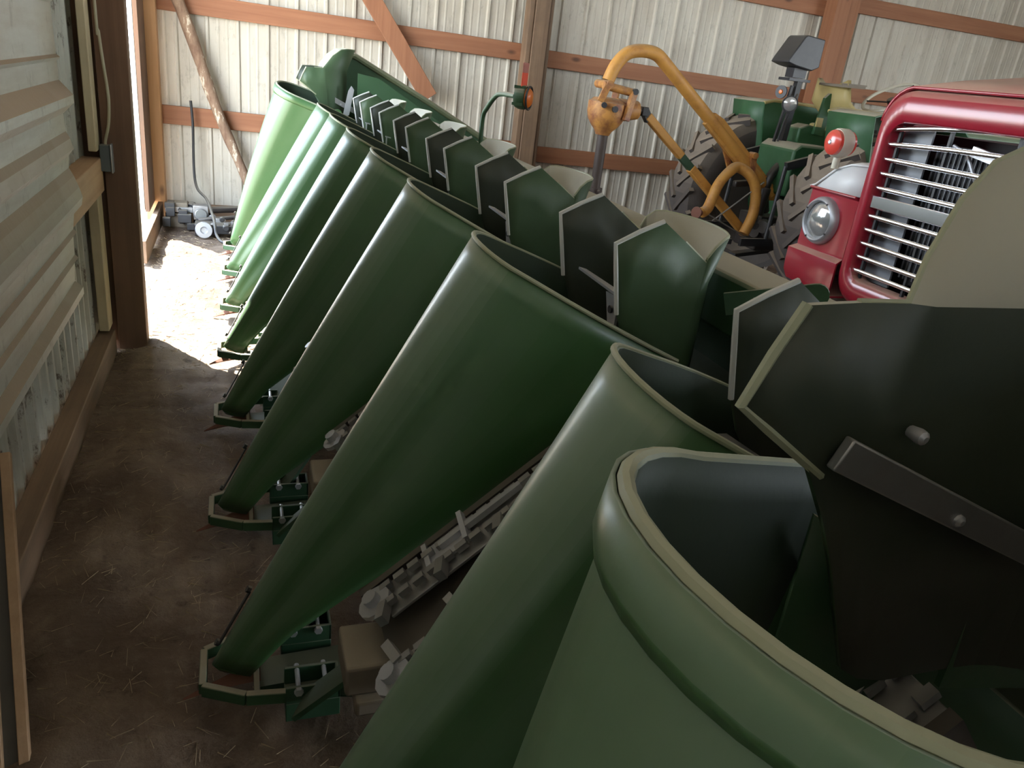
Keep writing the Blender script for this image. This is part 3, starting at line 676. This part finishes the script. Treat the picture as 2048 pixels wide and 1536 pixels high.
m = MB(); m.prism([(4.40, 5.42, 1.34), (4.43, 5.42, 1.62), (4.47, 5.42, 1.66), (4.53, 5.42, 1.65), (4.50, 5.42, 1.33)], (0, .03, 0)); lv = m.build('seat_bracket', 'tractor_green', TC, bevel=.004)
m = MB(); m.box((4.395, 5.405, 1.40), (4.45, 5.42, 1.47)); m.build('decal', 'tractor_yellow', lv)
# seat
m = MB()
rings = []
for x, z, hw in ((4.50, 1.72, .17), (4.52, 1.56, .21), (4.60, 1.50, .22), (4.80, 1.47, .23), (4.98, 1.49, .20)):
    rings.append([V(x+(.04*abs(k/5-1)), 5.48+hw*(k/5-1), z+.05*abs(k/5-1)**2) for k in range(11)])
m.loft(rings, False); st = m.build('seat', 'tractor_yellow', TC, solid=.04, offset=1, angle=60)
m = MB(); m.box((4.60, 5.20, 1.30), (4.95, 5.76, 1.42)); m.build('seat_base', 'tractor_yellow', TC, bevel=.02)
m = MB(); m.prism([(4.42, 5.25, 1.71), (4.60, 5.20, 1.715), (4.62, 5.45, 1.72), (4.44, 5.55, 1.715)], (0, 0, .018)); m.prism([(4.45, 5.30, 1.73), (4.68, 5.28, 1.735), (4.62, 5.36, 1.735)], (0, 0, .012)); m.build('seat_rag', 'cast_tan', TC)
# platform and dash
m = MB(); m.prism([(5.05, 5.1, .9), (5.05, 5.1, 1.42), (5.25, 5.1, 1.5), (6.6, 5.1, 1.5), (6.6, 5.1, .9)], (0, .6, 0)); m.build('engine_cover', 'tractor_green', TC, bevel=.04)
m = MB(); cs = V(5.02, 5.36, 1.685); ax = V(-.55, 0, .83).normalized(); u = V(0, 1, 0); v_ = ax.cross(u)
m.tube([cs+(u*math.cos(2*PI*k/32)+v_*math.sin(2*PI*k/32))*.215 for k in range(33)], .013, 8); sw = m.build('steering_wheel', 'ivory_plastic', TC)
m = MB()
for k in range(3):
    q = 2*PI*k/3+.4; m.tube([cs-ax*.04, cs+(u*math.cos(q)+v_*math.sin(q))*.21], .007, 6)
m.disc(cs-ax*.03, ax, .035, .04, 14); m.tube([cs-ax*.04, cs-ax*.5], .022, 10); m.build('steering_column', 'black_steel', sw)
# black monitor box on its stand with lamps
m = MB(); m.prism([(4.00, 5.42, 1.84), (4.02, 5.42, 1.88), (4.11, 5.42, 2.03), (4.13, 5.42, 2.045), (4.30, 5.42, 2.03), (4.30, 5.42, 1.83), (4.24, 5.42, 1.80), (4.08, 5.42, 1.82)], (0, .22, 0)); mt = m.build('monitor_box', 'black_plastic', TC, bevel=.008)
m = MB(); m.box((4.12, 5.48, 1.74), (4.24, 5.58, 1.81)); m.box((4.08, 5.46, 1.715), (4.28, 5.60, 1.735)); m.build('monitor_mount', 'black_plastic', mt)
m = MB(); m.bar((4.18, 5.5, 1.25), (4.20, 5.5, 1.72), .045, .045); m.bar((4.10, 5.5, 1.25), (4.15, 5.5, 1.68), .02, .02); m.tube([(4.06, 5.40, 1.26), (4.08, 5.40, 1.42), (4.13, 5.40, 1.56), (4.18, 5.45, 1.62)], .008, 6); m.build('monitor_stand', 'black_steel', TC)
m = MB(); m.lathe((4.09, 5.40, 1.545), (-.35, -.9, 0), [(-.05, .02), (-.03, .05), (.0, .062), (.018, .062)], 24); wl_ = m.build('work_lamp', 'black_steel', TC)
m = MB(); m.lathe((4.084, 5.384, 1.545), (-.35, -.9, 0), [(0, .054), (.006, .04), (.008, .005)], 24); m.build('work_lamp_lens', 'lamp_glass', wl_)
m = MB(); m.lathe((4.045, 5.47, 1.625), (-.9, -.4, 0), [(-.03, .03), (.0, .048), (.014, .048)], 20); wf = m.build('warning_lamp', 'black_plastic', TC)
m = MB(); m.lathe((4.035, 5.466, 1.625), (-.9, -.4, 0), [(0, .02), (.012, .014), (.014, .003)], 14); m.build('warning_lens', 'orange_lens', wf)
# three point linkage, top link and hoses
for yv in (5.12, 5.78):
    m = MB(); m.bar((4.35, yv, .52), (3.72, yv, .50), .03, .06); m.bar((4.25, yv, 1.18), (3.98, yv, 1.10), .04, .06); m.tube([(3.98, yv, 1.10), (3.95, yv, .52)], .017, 8)
    m.build('lift_arm', 'black_steel', TC)
m = MB(); m.tube(smooth_path([(4.15, 5.40, 1.10), (4.06, 5.38, 1.0), (4.04, 5.38, .86), (4.10, 5.40, .70)]), .035, 10); m.tube([(4.04, 5.38, .9), (4.0, 5.38, .5)], .045, 12); m.bar((4.13, 5.45, .94), (3.78, 5.45, .90), .05, .05); m.box((4.0, 5.3, .40), (4.22, 5.6, .68)); m.build('linkage', 'grease', TC, bevel=.01)
m = MB(); m.bar((3.62, 5.12, .50), (3.62, 5.80, .50), .05, .04); m.bar((3.80, 5.3, .36), (4.3, 5.4, .40), .08, .03); m.build('drawbar', 'black_steel', TC)
m = MB()
for k in range(9):
    x = 3.95+.035*k; m.disc((x, 5.3+.03*math.sin(k*2), .58+.03*math.cos(k*3)), (math.sin(k), 1, .3), .028+.012*(k % 3), .06, 10)
m.build('coupling_cluster', 'worn_steel', TC)

# ------------------------------------------------------------------ post hole digger
PD = thing('post_hole_digger', 'yellow post hole digger with curved boom and rusty gearbox on the tractor', 'farm implement', (2.53, 5.4, 0))
bp = smooth_path([(2.512, 5.4, 1.55), (2.555, 5.4, 1.66), (2.63, 5.4, 1.745), (2.74, 5.4, 1.775), (2.86, 5.4, 1.765), (2.96, 5.4, 1.70), (3.10, 5.4, 1.595), (3.45, 5.4, 1.335), (3.8, 5.4, 1.075), (4.12, 5.4, .85)], 6)
m = MB(); m.tube(bp, .046, 14); bm_ = m.build('boom', 'yellow_paint', PD)
m = MB(); m.prism([(3.36, 5.375, 1.33), (3.43, 5.375, 1.42), (3.52, 5.375, 1.38), (4.16, 5.375, .88), (4.16, 5.375, .80), (4.06, 5.375, .80)], (0, .05, 0)); m.build('boom_gusset', 'yellow_paint', bm_, bevel=.004)
gc = V(2.53, 5.4, 1.33)
m = MB(); m.lathe(gc+V(0, 0, -.15), (0.04, 0, 1), [(0, .05), (.03, .065), (.06, .095), (.10, .125), (.15, .14), (.225, .142), (.232, .128), (.25, .11), (.262, .05)], 10); m.tube([gc+V(.08, 0, .03), gc+V(.25, 0, .045)], [.085, .065], 16)
gb = m.build('gearbox', 'rusty_yellow', PD)
m = MB(); m.tube([gc+V(-.05, -.12, .195), gc+V(-.05, .10, .195)], .03, 12); m.bar(gc+V(-.10, -.10, .08), gc+V(-.06, -.11, .20), .02, .05); m.tube([gc+V(-.09, -.09, .19), gc+V(.16, -.09, .16)], .028, 12); m.bar(gc+V(.15, -.11, .17), gc+V(.11, -.12, -.03), .035, .05); m.bar(gc+V(.11, .10, .17), gc+V(.10, .11, -.02), .03, .05); m.build('yoke', 'rusty_yellow', gb, bevel=.004)
m = MB(); m.disc(gc+V(.15, -.12, .17), (0, 1, 0), .022, .03, 10); m.disc(gc+V(-.08, -.13, .06), (.3, 1, 0), .02, .03, 10); m.disc(gc+V(0.0, -.15, .04), (0, 1, 0), .022, .02, 10); m.build('yoke_bolt', 'black_steel', gb)
m = MB(); m.tube([gc+V(.25, 0, .045), gc+V(.29, 0, .045)], .03, 10); m.box(gc+V(.28, -.035, .01), gc+V(.33, .035, .075)); m.bar(gc+V(.31, 0, .05), gc+V(.36, 0, -.02), .05, .06); m.build('universal_joint', 'black_steel', PD, bevel=.006)
m = MB(); m.bar((2.87, 5.4, 1.345), (3.22, 5.4, 1.08), .06, .06); m.bar((3.32, 5.4, 1.0), (3.95, 5.4, .515), .065, .065); ds = m.build('drive_shaft', 'yellow_paint', PD, bevel=.008)
m = MB(); m.bar((3.20, 5.4, 1.095), (3.34, 5.4, .985), .052, .052); m.build('shaft_sleeve', 'green_dark', ds, label='dark green middle section of the drive shaft')
m = MB(); m.tube([(2.535, 5.4, 1.20), (2.54, 5.4, .55)], [.040, .035], 14); m.tube([(2.541, 5.4, .80), (2.541, 5.4, .76)], .052, 12); m.disc((2.545, 5.36, .78), (0, 1, 0), .014, .1, 8); au = m.build('auger_shaft', 'dark_rust', PD, label='dark rusty auger shaft')
m = MB(); rr_ = []
for k in range(80):
    q = k*.32; z = .62-k*.0074; rr_.append([V(2.54+.035*math.cos(q), 5.4+.035*math.sin(q), z), V(2.54+.14*math.cos(q), 5.4+.14*math.sin(q), z-.01)])
m.loft(rr_, False); m.tube([(2.54, 5.4, .6), (2.54, 5.4, .01)], [.035, .02], 12); m.build('auger_flighting', 'worn_steel', au, solid=.006)
m = MB(); m.tube(smooth_path([(3.40, 5.24, .69), (3.46, 5.26, .73), (3.52, 5.28, .90), (3.62, 5.32, 1.0), (3.72, 5.36, 1.04), (3.82, 5.32, .99), (3.89, 5.30, .88), (3.90, 5.28, .70), (3.84, 5.26, .54)], 5), .042, 12); af = m.build('a_frame', 'yellow_paint', PD)
m = MB(); m.bar((3.86, 5.36, .96), (3.84, 5.36, 1.14), .03, .05); m.disc((3.835, 5.36, 1.14), (0, 1, 0), .025, .08, 12); m.bar((3.70, 5.44, 1.02), (3.60, 5.44, 1.20), .02, .04); m.build('frame_lug', 'rusty_yellow', af)
m = MB(); m.lathe((3.37, 5.22, .69), (-.8, -.4, .1), [(0, .028), (.04, .028), (.045, .045), (.055, .045)], 14); m.build('hitch_pin', 'rust_red', af)
m = MB(); m.tube([(3.95, 5.3, .95), (3.55, 5.3, .62)], .006, 6); m.tube([(3.42, 5.26, .70), (3.9, 5.26, .50)], .006, 6); m.build('tie_rod', 'worn_steel', af)

# ------------------------------------------------------------------ scrap in the corner
def scrap():
    t1 = thing('scrap_engine', 'small grimy engine block lying against the corner post', 'machine scrap', (-.45, 7.0, 0))
    m = MB(); m.box((-.56, 6.98, .0), (-.38, 7.20, .12)); m.box((-.57, 7.02, .12), (-.40, 7.16, .20)); m.build('block', 'cast_tan', t1, bevel=.012)
    m = MB()
    for k in range(5): m.box((-.575, 7.0+k*.04, .13), (-.365, 7.012+k*.04, .17))
    m.build('cooling_fin', 'worn_steel', t1)
    m = MB(); m.disc((-.30, 6.93, .13), (.2, -1, .1), .05, .03, 20); m.box((-.36, 6.95, .08), (-.24, 7.05, .20)); m.build('blower_housing', 'worn_steel', t1, bevel=.006)
    rnd = random.Random(5)
    m = MB()
    for k in range(26):
        x, y, z = rnd.uniform(-.56, -.26), rnd.uniform(6.88, 7.14), rnd.uniform(.04, .2); q = rnd.uniform(.012, .035)
        if k % 3: m.box((x-q, y-q, z-q), (x+q*rnd.uniform(.5, 2), y+q, z+q*rnd.uniform(.5, 1.2)))
        else: m.disc((x, y, z), (rnd.uniform(-1, 1), 1, rnd.uniform(-.5, .5)), q*1.1, q*1.6, 12)
    m.build('engine_fittings', 'black_steel', t1, bevel=.003)
    t2 = thing('scrap_pump', 'greasy pump with a pale pulley on the dirt by the back wall', 'machine scrap', (-.25, 6.65, 0))
    m = MB(); m.box((-.34, 6.70, .0), (-.20, 6.86, .10)); m.tube([(-.32, 6.86, .10), (-.02, 6.9, .13)], .018, 8); m.tube([(-.22, 7.0, .16), (.0, 7.05, .17)], .028, 10); m.build('pump_body', 'grease', t2, bevel=.01)
    m = MB(); m.lathe((-.27, 6.66, .065), (.1, -1, .15), [(0, .062), (.012, .065), (.02, .05), (.032, .065), (.045, .062), (.046, .03), (.03, .02), (.03, .004)], 28); m.build('pulley', 'bare_steel', t2)
    m = MB(); m.box((-.20, 6.72, .02), (-.04, 6.9, .09)); m.disc((-.10, 6.68, .08), (0, 1, 0), .025, .03, 14); m.disc((-.13, 6.74, .14), (0, 1, 0), .02, .05, 12); m.box((-.03, 6.78, .0), (.06, 6.9, .05)); m.build('valve_block', 'black_steel', t2, bevel=.006)
    m = MB()
    for k in range(22):
        x, y, z = rnd.uniform(-.34, .04), rnd.uniform(6.70, 6.95), rnd.uniform(.02, .13); q = rnd.uniform(.01, .028)
        if k % 3: m.box((x-q, y-q, z-q), (x+q*rnd.uniform(.5, 2.5), y+q, z+q))
        else: m.disc((x, y, z), (rnd.uniform(-1, 1), 1, rnd.uniform(-.5, .5)), q*1.2, q*1.6, 12)
    m.build('pump_fittings', 'worn_steel', t2, bevel=.003)
    m = MB(); m.tube(smooth_path([(-.36, 7.31, 1.0), (-.35, 7.30, .8), (-.355, 7.29, .45), (-.33, 7.2, .30), (-.25, 7.02, .24), (-.19, 6.62, .16), (-.17, 6.52, .06), (-.12, 6.44, .02), (-.02, 6.46, .01)]), .011, 8)
    tag(m.build('hose', 'black_steel'), 'thin dark hose hanging down the back wall to the scrap', 'hose')
scrap()
random.seed(11)
# straw and chaff
m = MB()
def chaff(n, x0, x1, y0, y1, dens=None):
    for _ in range(n):
        x = random.uniform(x0, x1); y = random.uniform(y0, y1); L = random.uniform(.008, .035); a = random.uniform(0, PI); z = hgt(x, y)+.002
        dx, dy = math.cos(a)*L, math.sin(a)*L; wx, wy = -math.sin(a)*.0012, math.cos(a)*.0012
        m.add([(x-dx, y-dy, z), (x+dx, y+dy, z+random.uniform(0, .006)), (x+dx+wx, y+dy+wy, z+.001), (x-dx+wx, y-dy+wy, z+.001)], [(0, 1, 2, 3)])
chaff(1300, -.6, .1, 4.0, 6.9); chaff(700, -.6, 0, 1.0, 4.3); chaff(900, 0, 1.0, 1.0, 4.3)
so = m.build('straw', 'straw', smooth=False); so['kind'] = 'stuff'; tag(so, 'loose straw and chaff scattered over the dirt floor', 'straw')
